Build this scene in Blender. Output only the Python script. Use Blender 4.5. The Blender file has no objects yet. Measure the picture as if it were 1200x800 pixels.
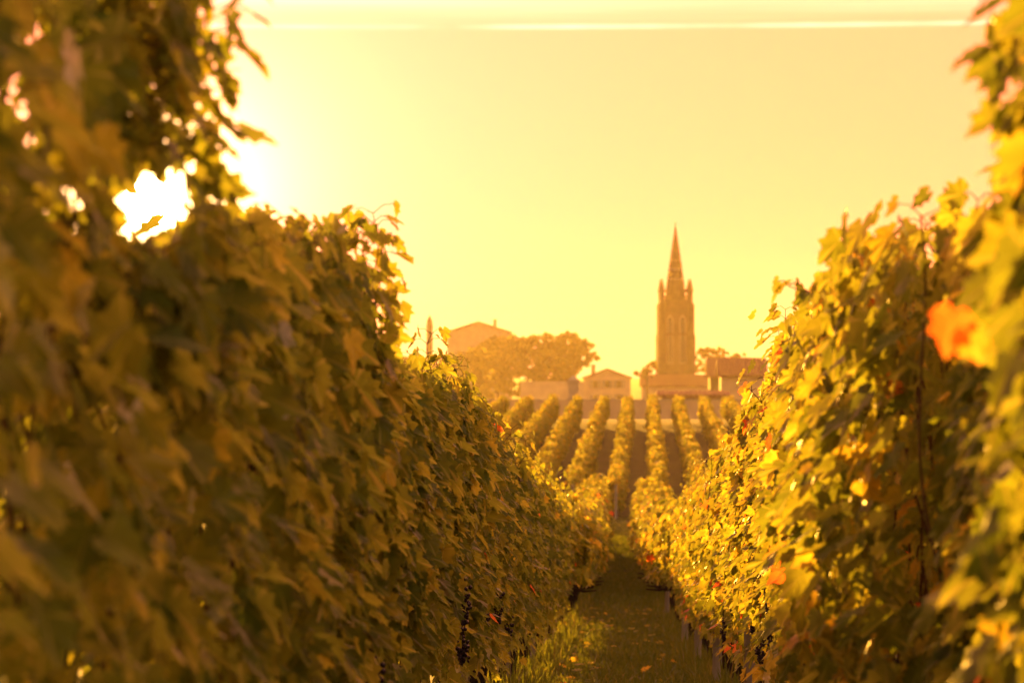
import bpy, bmesh, math, random
import numpy as np
from mathutils import Vector

R = math.radians
SC = bpy.context.scene
COL = SC.collection
CZ = 1.5                       # camera height, all heights below are metres

# ------------------------------------------------------------------ camera
YAW = math.atan(131 / 4000)
PITCH = math.atan(30 / 4000)
cam = bpy.data.cameras.new('camera')
cam.lens = 120; cam.sensor_width = 36; cam.clip_start = 0.05; cam.clip_end = 20000
cam.dof.use_dof = True; cam.dof.focus_distance = 16.5; cam.dof.aperture_fstop = 7.2
cam_o = bpy.data.objects.new('camera', cam); COL.objects.link(cam_o)
cam_o.location = (0, 0, CZ); cam_o.rotation_euler = (R(90) + PITCH, 0, YAW)
SC.camera = cam_o

# ------------------------------------------------------------------ sun and sky
SUN_AZ, SUN_EL = -7.96, 2.75    # degrees from the row direction (+Y), negative is left
sd = Vector((math.sin(R(SUN_AZ)) * math.cos(R(SUN_EL)), math.cos(R(SUN_AZ)) * math.cos(R(SUN_EL)), math.sin(R(SUN_EL))))
sun = bpy.data.lights.new('sun', 'SUN'); sun.energy = 5.0; sun.angle = R(0.53); sun.color = (1.0, 0.45, 0.045)
sun_o = bpy.data.objects.new('sun', sun); COL.objects.link(sun_o)
sun_o.rotation_euler = sd.to_track_quat('Z', 'Y').to_euler(); sun_o.location = (-20, 60, 30)

W = bpy.data.worlds.new('World'); SC.world = W; W.use_nodes = True
nt = W.node_tree; nt.nodes.clear()
def wn(t, **k):
    n = nt.nodes.new(t)
    for a, b in k.items(): setattr(n, a, b)
    return n
def wmath(op, a, b=None, clamp=False):
    n = wn('ShaderNodeMath', operation=op, use_clamp=clamp)
    for i, v in enumerate((a, b)):
        if v is None: continue
        if isinstance(v, (int, float)): n.inputs[i].default_value = v
        else: nt.links.new(v, n.inputs[i])
    return n.outputs[0]
tc = wn('ShaderNodeTexCoord')
sky = wn('ShaderNodeTexSky', sky_type='NISHITA', sun_disc=False)
sky.sun_elevation = R(SUN_EL); sky.sun_rotation = R(SUN_AZ); sky.dust_density = 3.0; sky.air_density = 1.0
tint = wn('ShaderNodeMix', data_type='RGBA', blend_type='MULTIPLY'); tint.inputs[0].default_value = 1
nt.links.new(sky.outputs[0], tint.inputs[6]); tint.inputs[7].default_value = (0.10, 0.012, 0.001, 1)
bg = wn('ShaderNodeBackground'); bg.inputs[1].default_value = 0.06
nt.links.new(tint.outputs[2], bg.inputs[0])
# the sun's own disc and aureole, and thin streaks of cirrus near it
dot = wn('ShaderNodeVectorMath', operation='DOT_PRODUCT'); nt.links.new(tc.outputs['Generated'], dot.inputs[0])
dot.inputs[1].default_value = sd
ang = wmath('ARCCOSINE', wmath('MINIMUM', dot.outputs['Value'], 1.0))
disc = wn('ShaderNodeMapRange', interpolation_type='SMOOTHSTEP')
nt.links.new(ang, disc.inputs[0]); disc.inputs[1].default_value = 0.0080; disc.inputs[2].default_value = 0.0050
disc.inputs[3].default_value = 0; disc.inputs[4].default_value = 300
sky_one = wmath('ADD', 1.0, 0.0)
g1 = wmath('MULTIPLY', wmath('EXPONENT', wmath('MULTIPLY', ang, -1 / 0.014)), 8.0)
g2 = wmath('MULTIPLY', wmath('EXPONENT', wmath('MULTIPLY', ang, -1 / 0.07)), 0.42)
g3m = wn('ShaderNodeMapRange', interpolation_type='SMOOTHSTEP'); nt.links.new(ang, g3m.inputs[0])
g3m.inputs[1].default_value = 1.5; g3m.inputs[2].default_value = 0.15; g3m.inputs[3].default_value = 0.02; g3m.inputs[4].default_value = 0.46
g3 = g3m.outputs[0]
g4 = wmath('MULTIPLY', sky_one, 0.02)
sep = wn('ShaderNodeSeparateXYZ'); nt.links.new(tc.outputs['Generated'], sep.inputs[0])
mp = wn('ShaderNodeMapping'); nt.links.new(tc.outputs['Generated'], mp.inputs[0]); mp.inputs['Scale'].default_value = (5, 5, 150)
nz = wn('ShaderNodeTexNoise'); nt.links.new(mp.outputs[0], nz.inputs['Vector']); nz.inputs['Scale'].default_value = 1.0; nz.inputs['Detail'].default_value = 4
cr = wn('ShaderNodeMapRange', interpolation_type='SMOOTHSTEP'); nt.links.new(nz.outputs[0], cr.inputs[0])
cr.inputs[1].default_value = 0.36; cr.inputs[2].default_value = 0.74
cb = wn('ShaderNodeMapRange', interpolation_type='SMOOTHSTEP'); nt.links.new(sep.outputs[2], cb.inputs[0])
cb.inputs[1].default_value = 0.097; cb.inputs[2].default_value = 0.111
cirrus = wmath('MULTIPLY', wmath('MULTIPLY', wmath('ADD', wmath('MULTIPLY', cr.outputs[0], .6), .25), cb.outputs[0]), 0.45)
line = wmath('DIVIDE', wmath('SUBTRACT', wmath('SUBTRACT', sep.outputs[2], wmath('MULTIPLY', sep.outputs[0], .002)), .0992), .0007)
nz2 = wn('ShaderNodeTexNoise'); nt.links.new(tc.outputs['Generated'], nz2.inputs['Vector']); nz2.inputs['Scale'].default_value = 22; nz2.inputs['Detail'].default_value = 3
streak = wmath('MULTIPLY', wmath('EXPONENT', wmath('MULTIPLY', wmath('MULTIPLY', line, line), -1.0)), wmath('MULTIPLY', wmath('SUBTRACT', nz2.outputs[0], .36, True), 0.95))
def emit(col, strength):
    e = wn('ShaderNodeBackground'); e.inputs[0].default_value = (*col, 1); nt.links.new(strength, e.inputs[1]); return e.outputs[0]
def add(a, b):
    n = wn('ShaderNodeAddShader'); nt.links.new(a, n.inputs[0]); nt.links.new(b, n.inputs[1]); return n.outputs[0]
tot = bg.outputs[0]
for c, s in (((1, .86, .5), disc.outputs[0]), ((1, .72, .22), g1), ((1.5, .34, .36), g2), ((1.8, .375, .175), g3), ((1.3, .40, .03), g4), ((1, .60, .40), cirrus), ((1, .62, .45), streak)):
    tot = add(tot, emit(c, s))
wo = wn('ShaderNodeOutputWorld'); nt.links.new(tot, wo.inputs['Surface'])

# ------------------------------------------------------------------ exposure and render
SC.view_settings.view_transform = 'Standard'; SC.view_settings.look = 'None'
SC.view_settings.exposure = 1.68; SC.view_settings.gamma = 1; SC.view_settings.use_curve_mapping = False
SC.render.engine = 'CYCLES'
cy = SC.cycles
cy.max_bounces = 6; cy.diffuse_bounces = 3; cy.glossy_bounces = 2; cy.transmission_bounces = 5; cy.transparent_max_bounces = 8
cy.volume_bounces = 0; cy.sample_clamp_indirect = 4; cy.use_denoising = True; cy.caustics_reflective = False; cy.caustics_refractive = False
try: cy.denoiser = 'OPENIMAGEDENOISE'
except Exception: pass

# ------------------------------------------------------------------ helpers
def link(o, parent=None):
    COL.objects.link(o)
    if parent is not None: o.parent = parent
    return o
def tag(o, label=None, cat=None, group=None, kind=None):
    for k, v in (('label', label), ('category', cat), ('group', group), ('kind', kind)):
        if v: o[k] = v
    return o
def thing(name, loc, label, cat, group=None, rz=0):
    o = link(bpy.data.objects.new(name, None)); o.empty_display_size = .2
    o.location = loc; o.rotation_euler.z = rz
    return tag(o, label, cat, group)
def np_mesh(name, verts, faces_flat, counts, mats, smooth=True, attrs=None, matidx=None):
    me = bpy.data.meshes.new(name)
    verts = np.asarray(verts, np.float32); faces_flat = np.asarray(faces_flat, np.int32); counts = np.asarray(counts, np.int32)
    me.vertices.add(len(verts)); me.vertices.foreach_set('co', verts.ravel())
    me.loops.add(len(faces_flat)); me.loops.foreach_set('vertex_index', faces_flat)
    me.polygons.add(len(counts))
    st = np.zeros(len(counts), np.int32); st[1:] = np.cumsum(counts)[:-1]
    me.polygons.foreach_set('loop_start', st); me.polygons.foreach_set('loop_total', counts)
    for m in mats: me.materials.append(m)
    if matidx is not None: me.polygons.foreach_set('material_index', np.asarray(matidx, np.int32))
    me.polygons.foreach_set('use_smooth', np.full(len(counts), smooth))
    for k, (typ, arr) in (attrs or {}).items():
        a = me.attributes.new(k, typ, 'POINT')
        a.data.foreach_set('value' if typ == 'FLOAT' else 'vector', np.asarray(arr, np.float32).ravel())
    me.update(calc_edges=True)
    return me
class MB:
    """collects boxes, tubes, prisms and lathes into one mesh"""
    def __init__(s): s.v = []; s.f = []
    def poly(s, pts, faces):
        b = len(s.v); s.v += [tuple(p) for p in pts]; s.f += [tuple(i + b for i in f) for f in faces]; return s
    def box(s, x0, x1, y0, y1, z0, z1):
        return s.poly([(x0,y0,z0),(x1,y0,z0),(x1,y1,z0),(x0,y1,z0),(x0,y0,z1),(x1,y0,z1),(x1,y1,z1),(x0,y1,z1)],
                      [(0,3,2,1),(4,5,6,7),(0,1,5,4),(1,2,6,5),(2,3,7,6),(3,0,4,7)])
    def frustum(s, cx, cy, z0, z1, r0, r1, n=8, rot=0.0, r0y=None, r1y=None):
        ring = lambda r, ry, z: [(cx + r*math.cos(rot + 2*math.pi*k/n), cy + (ry or r)*math.sin(rot + 2*math.pi*k/n), z) for k in range(n)]
        pts = ring(r0, r0y, z0) + ring(r1, r1y, z1)
        return s.poly(pts, [(k, (k+1) % n, n+(k+1) % n, n+k) for k in range(n)] + [tuple(range(n-1, -1, -1)), tuple(range(n, 2*n))])
    def tube(s, pts, radii, n=6):
        pts = [Vector(p) for p in pts]; b = len(s.v)
        for i, p in enumerate(pts):
            d = (pts[min(i+1, len(pts)-1)] - pts[max(i-1, 0)]).normalized()
            a = d.cross(Vector((0, 0, 1)) if abs(d.z) < .9 else Vector((1, 0, 0))).normalized(); c = d.cross(a)
            r = radii[i] if hasattr(radii, '__len__') else radii
            for k in range(n):
                t = 2*math.pi*k/n; s.v.append(tuple(p + a*math.cos(t)*r + c*math.sin(t)*r))
        for i in range(len(pts)-1):
            for k in range(n):
                s.f.append((b+i*n+k, b+i*n+(k+1) % n, b+(i+1)*n+(k+1) % n, b+(i+1)*n+k))
        s.f.append(tuple(b+k for k in range(n-1, -1, -1))); s.f.append(tuple(b+(len(pts)-1)*n+k for k in range(n)))
        return s
    def prism(s, prof, axis, a0, a1):
        """profile of (u, z) swept along axis 'x' or 'y' from a0 to a1"""
        P = (lambda u, z, a: (a, u, z)) if axis == 'x' else (lambda u, z, a: (u, a, z))
        n = len(prof); pts = [P(u, z, a0) for u, z in prof] + [P(u, z, a1) for u, z in prof]
        return s.poly(pts, [(k, (k+1) % n, n+(k+1) % n, n+k) for k in range(n)] + [tuple(range(n-1, -1, -1)), tuple(range(n, 2*n))])
    def mesh(s, name, mat, smooth=False):
        me = bpy.data.meshes.new(name); me.from_pydata(s.v, [], s.f); me.materials.append(mat)
        bm = bmesh.new(); bm.from_mesh(me); bmesh.ops.recalc_face_normals(bm, faces=bm.faces); bm.to_mesh(me); bm.free()
        if smooth: me.polygons.foreach_set('use_smooth', [True]*len(me.polygons))
        me.update(); return me
    def build(s, name, mat, parent=None, smooth=False):
        return link(bpy.data.objects.new(name, s.mesh(name, mat, smooth)), parent)

# ------------------------------------------------------------------ materials
def mat(name, base, rough=.85, noise=None, scale=3.0, amt=.3, bump=0.0, second=None, detail=6, spec=.3, vec='Object', stretch=(1,1,1)):
    m = bpy.data.materials.new(name); m.use_nodes = True; t = m.node_tree; p = t.nodes['Principled BSDF']
    p.inputs['Roughness'].default_value = rough; p.inputs['Specular IOR Level'].default_value = spec
    c = t.nodes.new('ShaderNodeTexCoord'); mpg = t.nodes.new('ShaderNodeMapping'); mpg.inputs['Scale'].default_value = stretch
    n = t.nodes.new('ShaderNodeTexNoise'); n.inputs['Scale'].default_value = scale; n.inputs['Detail'].default_value = detail
    r = t.nodes.new('ShaderNodeValToRGB')
    b2 = second or tuple(v*(1-amt) for v in base)
    r.color_ramp.elements[0].position = .32; r.color_ramp.elements[1].position = .68
    r.color_ramp.elements[0].color = (*b2, 1); r.color_ramp.elements[1].color = (*base, 1)
    t.links.new(c.outputs[vec], mpg.inputs[0]); t.links.new(mpg.outputs[0], n.inputs['Vector']); t.links.new(n.outputs[0], r.inputs[0])
    t.links.new(r.outputs[0], p.inputs['Base Color'])
    if bump:
        bn = t.nodes.new('ShaderNodeBump'); bn.inputs['Strength'].default_value = bump; bn.inputs['Distance'].default_value = .05
        t.links.new(n.outputs[0], bn.inputs['Height']); t.links.new(bn.outputs[0], p.inputs['Normal'])
    return m

def leaf_material(name, stops, trans, tmul=(1.36, 1.06, .36), rough=.42, gloss=.06, veins=True):
    """thin leaf: reflecting, letting light through, slightly waxy; colour by each leaf's own 'hue' attribute"""
    m = bpy.data.materials.new(name); m.use_nodes = True; t = m.node_tree; t.nodes.clear()
    N = lambda k, **kw: [setattr(n := t.nodes.new(k), a, b) for a, b in kw.items()] and n if kw else t.nodes.new(k)
    a = t.nodes.new('ShaderNodeAttribute'); a.attribute_name = 'hue'
    r = t.nodes.new('ShaderNodeValToRGB'); cr_ = r.color_ramp
    while len(cr_.elements) < len(stops): cr_.elements.new(.5)
    for e, (pos, c) in zip(cr_.elements, stops): e.position = pos; e.color = (*c, 1)
    t.links.new(a.outputs['Fac'], r.inputs[0])
    col = r.outputs[0]
    c = t.nodes.new('ShaderNodeTexCoord')
    n = t.nodes.new('ShaderNodeTexNoise'); n.inputs['Scale'].default_value = 26; n.inputs['Detail'].default_value = 3
    t.links.new(c.outputs['Object'], n.inputs['Vector'])
    mr = t.nodes.new('ShaderNodeMapRange'); t.links.new(n.outputs[0], mr.inputs[0]); mr.inputs[1].default_value = .3; mr.inputs[2].default_value = .7
    mr.inputs[3].default_value = .72; mr.inputs[4].default_value = 1.25
    mu = t.nodes.new('ShaderNodeMix'); mu.data_type = 'RGBA'; mu.blend_type = 'MULTIPLY'; mu.inputs[0].default_value = 1
    t.links.new(col, mu.inputs[6]); t.links.new(mr.outputs[0], mu.inputs[7]); col = mu.outputs[2]
    if veins:   # five palmate veins from the petiole, a little paler
        lc = t.nodes.new('ShaderNodeAttribute'); lc.attribute_name = 'leafco'
        s = t.nodes.new('ShaderNodeSeparateXYZ'); t.links.new(lc.outputs['Vector'], s.inputs[0])
        at = t.nodes.new('ShaderNodeMath'); at.operation = 'ARCTAN2'; t.links.new(s.outputs[0], at.inputs[0]); t.links.new(s.outputs[1], at.inputs[1])
        m1 = t.nodes.new('ShaderNodeMath'); m1.operation = 'MULTIPLY'; m1.inputs[1].default_value = 3.6; t.links.new(at.outputs[0], m1.inputs[0])
        cs = t.nodes.new('ShaderNodeMath'); cs.operation = 'COSINE'; t.links.new(m1.outputs[0], cs.inputs[0])
        vr = t.nodes.new('ShaderNodeMapRange'); t.links.new(cs.outputs[0], vr.inputs[0]); vr.inputs[1].default_value = .93; vr.inputs[2].default_value = 1.0
        vr.inputs[3].default_value = 0; vr.inputs[4].default_value = .45
        mv = t.nodes.new('ShaderNodeMix'); mv.data_type = 'RGBA'; t.links.new(vr.outputs[0], mv.inputs[0]); t.links.new(col, mv.inputs[6])
        mv.inputs[7].default_value = (.20, .20, .05, 1); col = mv.outputs[2]
    d = t.nodes.new('ShaderNodeBsdfDiffuse'); t.links.new(col, d.inputs[0])
    tm = t.nodes.new('ShaderNodeMix'); tm.data_type = 'RGBA'; tm.blend_type = 'MULTIPLY'; tm.inputs[0].default_value = 1
    t.links.new(col, tm.inputs[6]); tm.inputs[7].default_value = (*[x*trans for x in tmul], 1)
    gm = t.nodes.new('ShaderNodeGamma'); gm.inputs[1].default_value = .65; t.links.new(tm.outputs[2], gm.inputs[0])
    tr = t.nodes.new('ShaderNodeBsdfTranslucent'); t.links.new(gm.outputs[0], tr.inputs[0])
    ad = t.nodes.new('ShaderNodeAddShader'); t.links.new(d.outputs[0], ad.inputs[0]); t.links.new(tr.outputs[0], ad.inputs[1])
    g = t.nodes.new('ShaderNodeBsdfGlossy'); g.inputs['Roughness'].default_value = rough; g.inputs[0].default_value = (1, 1, 1, 1)
    lw = t.nodes.new('ShaderNodeFresnel'); lw.inputs[0].default_value = 1.38
    fm = t.nodes.new('ShaderNodeMath'); fm.operation = 'MULTIPLY'; fm.inputs[1].default_value = gloss/.06*.16; t.links.new(lw.outputs[0], fm.inputs[0])
    mx = t.nodes.new('ShaderNodeMixShader'); t.links.new(fm.outputs[0], mx.inputs[0]); t.links.new(ad.outputs[0], mx.inputs[1]); t.links.new(g.outputs[0], mx.inputs[2])
    o = t.nodes.new('ShaderNodeOutputMaterial'); t.links.new(mx.outputs[0], o.inputs['Surface'])
    return m

VINE_STOPS = [(0.0, (.036, .060, .005)), (.40, (.066, .088, .007)), (.70, (.135, .135, .009)), (.90, (.23, .16, .011)), (.955, (.27, .135, .011)), (.972, (.40, .05, .012))]
M_leaf = leaf_material('vine leaf', VINE_STOPS, 1.7)
M_leaf_far = leaf_material('vine leaf far', VINE_STOPS, 1.7, veins=False)
M_treeleaf = leaf_material('tree leaf', [(0, (.035, .055, .012)), (.6, (.075, .08, .014)), (1, (.12, .10, .016))], 1.3, veins=False, gloss=.03)
M_cane = mat('vine cane', (.16, .085, .035), .7, scale=30, amt=.4)
M_bark = mat('vine bark', (.050, .032, .020), .95, scale=22, amt=.55, bump=.8, stretch=(1, 1, .25))
M_treebark = mat('tree bark', (.11, .08, .055), .95, scale=4, amt=.5, bump=.6)
M_grape = mat('grape skin', (.035, .018, .05), .38, scale=60, second=(.012, .006, .02), spec=.5)
M_post = mat('weathered stake wood', (.42, .37, .30), .85, scale=9, amt=.35, bump=.4, stretch=(1, 1, .12))
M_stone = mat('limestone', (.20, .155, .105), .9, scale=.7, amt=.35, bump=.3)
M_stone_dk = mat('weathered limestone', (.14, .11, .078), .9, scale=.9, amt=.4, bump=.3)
M_stone_lt = mat('pale limestone', (.52, .46, .36), .9, scale=2.0, amt=.2)
M_town_mist = mat('mist brightened town stone', (.70, .56, .36), .9, scale=.6, amt=.22, bump=.2)  # stone colour raised to carry the glow of low ground mist
M_render = mat('lime render', (.62, .52, .38), .9, scale=.6, amt=.22)
M_tile = mat('clay roof tile', (.30, .14, .075), .85, scale=3.0, amt=.45, bump=.5, stretch=(3, 1, 1))
M_dark = mat('dark opening', (.03, .027, .025), .4, scale=2, amt=.3)
M_shutter = mat('painted shutter', (.24, .25, .24), .6, scale=5, amt=.2)
M_iron = mat('iron cross', (.05, .045, .04), .5, scale=8, amt=.3)

# ------------------------------------------------------------------ ground
GP = [(-2700, -1.4), (-30, -1.42), (0, -1.42), (5, -1.40), (9, -1.46), (12, -1.58), (15, -1.75), (19.5, -2.05), (25, -2.40), (31.6, -2.78), (36, -3.05), (50, -3.80), (60, -4.25),
      (80, -4.85), (100, -5.08), (118, -5.48), (128, -5.68), (150, -5.22), (180, -4.48), (215, -3.58), (228, -3.46), (245, -3.75), (280, -4.9), (340, -6.4), (500, -8), (900, -9), (2700, -9)]
gx = np.array([p[0] for p in GP]); gz = np.array([p[1] for p in GP]) + CZ
def G(y):
    y = np.asarray(y, float); o = 3.0
    return sum(np.interp(y + k*o, gx, gz) for k in (-1, -.5, 0, .5, 1)) / 5
def px(p, d): return d * math.tan(math.atan((p - 600) / 4000) - YAW)   # used once per object to find its spot from survey angles
def pz(p, d): return CZ + d * (430 - p) / 4000

def gsheet():
    ys = np.concatenate([[-2690, -600, -120, -30], np.arange(-10, 60, .5), np.arange(60, 260, 1.5), np.arange(260, 520, 12), [560, 640, 760, 900, 1200, 1700, 2200, 2690]])
    xs = np.concatenate([[-2690, -900, -300, -100, -50], np.arange(-30, -3, 1.5), np.arange(-3, 3, .12), np.arange(3, 31, 1.5), [50, 100, 300, 900, 2690]])
    X, Y = np.meshgrid(xs, ys); Z = G(Y)
    rng = np.random.default_rng(4)
    near = (np.abs(X) < 3) & (Y < 60) & (Y > -10)
    Z = Z + near * rng.normal(0, .012, X.shape) 
    n = len(xs); idx = np.arange(len(ys)*n).reshape(len(ys), n)
    q = np.stack([idx[:-1, :-1], idx[:-1, 1:], idx[1:, 1:], idx[1:, :-1]], -1).reshape(-1)
    return np_mesh('ground', np.stack([X, Y, Z], -1).reshape(-1, 3), q, [4]*(len(q)//4), [ground_mat()])
def ground_mat():
    m = mat('grassy earth', (.075, .075, .014), .95, scale=1.3, second=(.045, .045, .010), bump=.6)
    t = m.node_tree; p = t.nodes['Principled BSDF']
    c = t.nodes.new('ShaderNodeTexCoord'); n = t.nodes.new('ShaderNodeTexNoise'); n.inputs['Scale'].default_value = .35; n.inputs['Detail'].default_value = 8
    t.links.new(c.outputs['Object'], n.inputs['Vector'])
    r = t.nodes.new('ShaderNodeMapRange'); r.inputs[1].default_value = .48; r.inputs[2].default_value = .68; t.links.new(n.outputs[0], r.inputs[0])
    mx = t.nodes.new('ShaderNodeMix'); mx.data_type = 'RGBA'; t.links.new(r.outputs[0], mx.inputs[0])
    old = p.inputs['Base Color'].links[0].from_socket
    t.links.new(old, mx.inputs[6]); mx.inputs[7].default_value = (.085, .07, .026, 1)
    t.links.new(mx.outputs[2], p.inputs['Base Color'])
    return m
ground = link(bpy.data.objects.new('ground', gsheet())); tag(ground, kind='structure')

# ------------------------------------------------------------------ leaves
HALF0 = [(.05,-.13),(.15,-.22),(.26,-.20),(.32,-.12),(.42,-.11),(.45,.00),(.54,.10),(.45,.14),(.40,.21),(.37,.27),(.44,.35),(.47,.46),(.37,.455),(.29,.48),(.21,.50),(.21,.60),(.14,.66),(.09,.75)]
HALF1 = [(.20,-.20),(.50,.07),(.38,.24),(.46,.45),(.20,.51)]
def leaf_template(lod):
    if lod == 0:
        h = HALF0; ring = [(0, .02)] + h + [(0, .86)] + [(-x, y) for x, y in h[::-1]]
        n = len(ring); c = np.array([0, .14]); o = np.array(ring); mid = c + (o - c)*.52
        P = np.vstack([o, mid, c[None]])
        F = [(k, (k+1) % n, n+(k+1) % n, n+k) for k in range(n)] + [(n+k, n+(k+1) % n, 2*n) for k in range(n)]
    elif lod == 1:
        h = HALF1; ring = [(0, 0)] + h + [(0, .86)] + [(-x, y) for x, y in h[::-1]]
        n = len(ring); P = np.vstack([np.array(ring), [[0, .15]]]); F = [(k, (k+1) % n, n) for k in range(n)]
    else:
        P = np.array([(0, -.14), (.48, 0), (.36, .48), (0, .84), (-.36, .48), (-.48, 0)]); F = [(0, 1, 2, 3), (0, 3, 4, 5)]
    P = P.copy(); P[:, 1] -= 0.0
    return P, F
TEMPL = [leaf_template(k) for k in range(3)]
def norm(a): return a / np.maximum(np.linalg.norm(a, axis=-1, keepdims=True), 1e-6)
def leaf_mesh(name, rng, C, Vd, Nd, S, H, lod, material):
    """C petiole point, Vd midrib direction, Nd rough normal, S size, H hue: one mesh of many leaves"""
    P, F = TEMPL[lod]; k = len(P); n = len(C)
    V = norm(Vd); N = norm(Nd - V*np.sum(Nd*V, -1, keepdims=True)); U = np.cross(V, N)
    fold = rng.uniform(-.05, .32, n); bend = rng.uniform(-.15, .55, n); wav = rng.uniform(0, .07, n); ph = rng.uniform(0, 6.28, n)
    x = P[:, 0][None]*rng.uniform(.88, 1.12, n)[:, None]; y = P[:, 1][None]*np.ones((n, 1))
    z = fold[:, None]*np.abs(x) - bend[:, None]*(y**2)*.6 - .35*bend[:, None]*x**2 + wav[:, None]*np.sin(9*np.arctan2(x, y+.01) + ph[:, None])*np.hypot(x, y)*1.4
    W_ = C[:, None] + S[:, None, None]*(U[:, None]*x[..., None] + V[:, None]*y[..., None] + N[:, None]*z[..., None])
    counts = np.tile([len(f) for f in F], n); flat = np.array([i for f in F for i in f])
    flat = (flat[None] + (np.arange(n)*k)[:, None]).reshape(-1)
    lc = np.zeros((n, k, 3)); lc[..., 0] = P[:, 0]; lc[..., 1] = P[:, 1]
    return np_mesh(name, W_.reshape(-1, 3), flat, counts, [material], smooth=(lod < 2), attrs={'hue': ('FLOAT', np.repeat(H, k)), 'leafco': ('FLOAT_VECTOR', lc)})

def hues(rng, n, red=.012, warm=0.0, gold=.07):
    h = np.clip(rng.beta(2.0, 2.6, n)*.86 + warm + rng.normal(0, .03, n), 0, .9)
    h = np.where(rng.random(n) < gold, rng.uniform(.78, .94, n), h)
    return np.where(rng.random(n) < red, 1.0, h)

def canes_and_leaves(rng, L, zb, top, half, ncane, nfill, size, red, warm, shoots=(), keep=None, gold=.07):
    """an upright trellised vine: canes rising from the cordon, leaves on their petioles, and a filling of side-shoot leaves.
    top(y) gives the height of the clipped top; shoots are (y, x, z0, z1, lean) loose canes above it."""
    canes = []; C = []; V = []; N = []; S = []
    def put(p, out, sz):
        dn = rng.uniform(.25, 1.1)
        v = np.array([out*rng.uniform(.1, .9) + rng.normal(0, .35), rng.normal(0, .55), -dn])
        nn = np.array([out*rng.uniform(.45, 1.2), rng.normal(0, .45), rng.uniform(.05, .9)])
        C.append(p); V.append(v); N.append(nn); S.append(sz)
    for i in range(ncane):
        y = (i + rng.uniform(.1, .9))/ncane*L - L/2; x = rng.normal(0, .05); z = zb - .18; tz = top(y) + rng.normal(-.03, .06)
        dx = rng.normal(0, .38*half); dy = rng.normal(0, .10); pts = []; n = max(5, int((tz - z)/.07)); ph = rng.uniform(0, 6)
        for k in range(n + 1):
            f = k/n; p = np.array([x + dx*f + .035*math.sin(ph + f*7), y + dy*f + .03*math.cos(ph + f*6), z + (tz - z)*f]); pts.append(p)
            if p[2] > zb - .05:
                for r_ in range(2 if rng.random() < .6 else 1):
                    out = 1 if (k + r_) % 2 else -1; l = rng.uniform(.06, .15)
                    put(p + np.array([out*l*rng.uniform(.4, 1.1), rng.normal(0, .5)*l, rng.uniform(-.2, .6)*l]), out, size*rng.uniform(.65, 1.15)*(1 - .45*f**4))
        canes.append((pts, .0045))
    for (y, x, z0, z1, lean) in shoots:
        n = max(5, int((z1 - z0)/.035)); pts = []; ph = rng.uniform(0, 6)
        for k in range(n + 1):
            f = k/n; p = np.array([x + lean[0]*f**1.5 + .015*math.sin(ph + 8*f), y + lean[1]*f**1.5, z0 + (z1 - z0)*f]); pts.append(p)
            if k % 1 == 0:
                a = rng.uniform(0, 6.28); l = rng.uniform(.025, .06)
                for q in range(2):
                    out = 1 if (k + q) % 2 else -1
                    lp = p + np.array([out*l, math.sin(a)*l, rng.uniform(0, .5)*l]); put(lp, out, size*rng.uniform(.75, 1.2)*(1.0 - .35*f)); canes.append(([p, (p + lp)/2 + np.array([0, 0, .01]), lp], .0014))
        canes.append((pts, .0026))
    for i in range(nfill):
        y = rng.uniform(-L/2 - .04, L/2 + .04); t = top(y)
        z = zb + (t - zb)*rng.uniform(0, 1)**.9
        if rng.random() < .11: z = zb - rng.uniform(0, .40)*rng.random()**.6
        f = (z - zb)/(t - zb); out = 1 if rng.random() < .5 else -1
        bulge = half*(.92 + .20*math.sin(math.pi*min(1, max(0, f))**.8) + .14*math.sin(5.1*y + 3*z + 2*out))
        x = out*bulge*rng.uniform(.45, 1.08)**.7
        put(np.array([x, y, z]), out if rng.random() < .85 else -out, size*rng.uniform(.6, 1.2))
    for i in range(int(nfill*.16)):        # the leafy top, right across the row
        y = rng.uniform(-L/2, L/2); put(np.array([rng.uniform(-1, 1)*half*.8, y, top(y) - rng.uniform(-.02, .22)]), 1 if rng.random() < .5 else -1, size*rng.uniform(.6, 1.1))
    C = np.array(C); V = np.array(V); N = np.array(N); S = np.array(S); H = hues(rng, len(C), red, warm, gold)
    if keep is not None:
        k = keep(C, S); C, V, N, S, H = C[k], V[k], N[k], S[k], H[k]
    return canes, C, V, N, S, H

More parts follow.
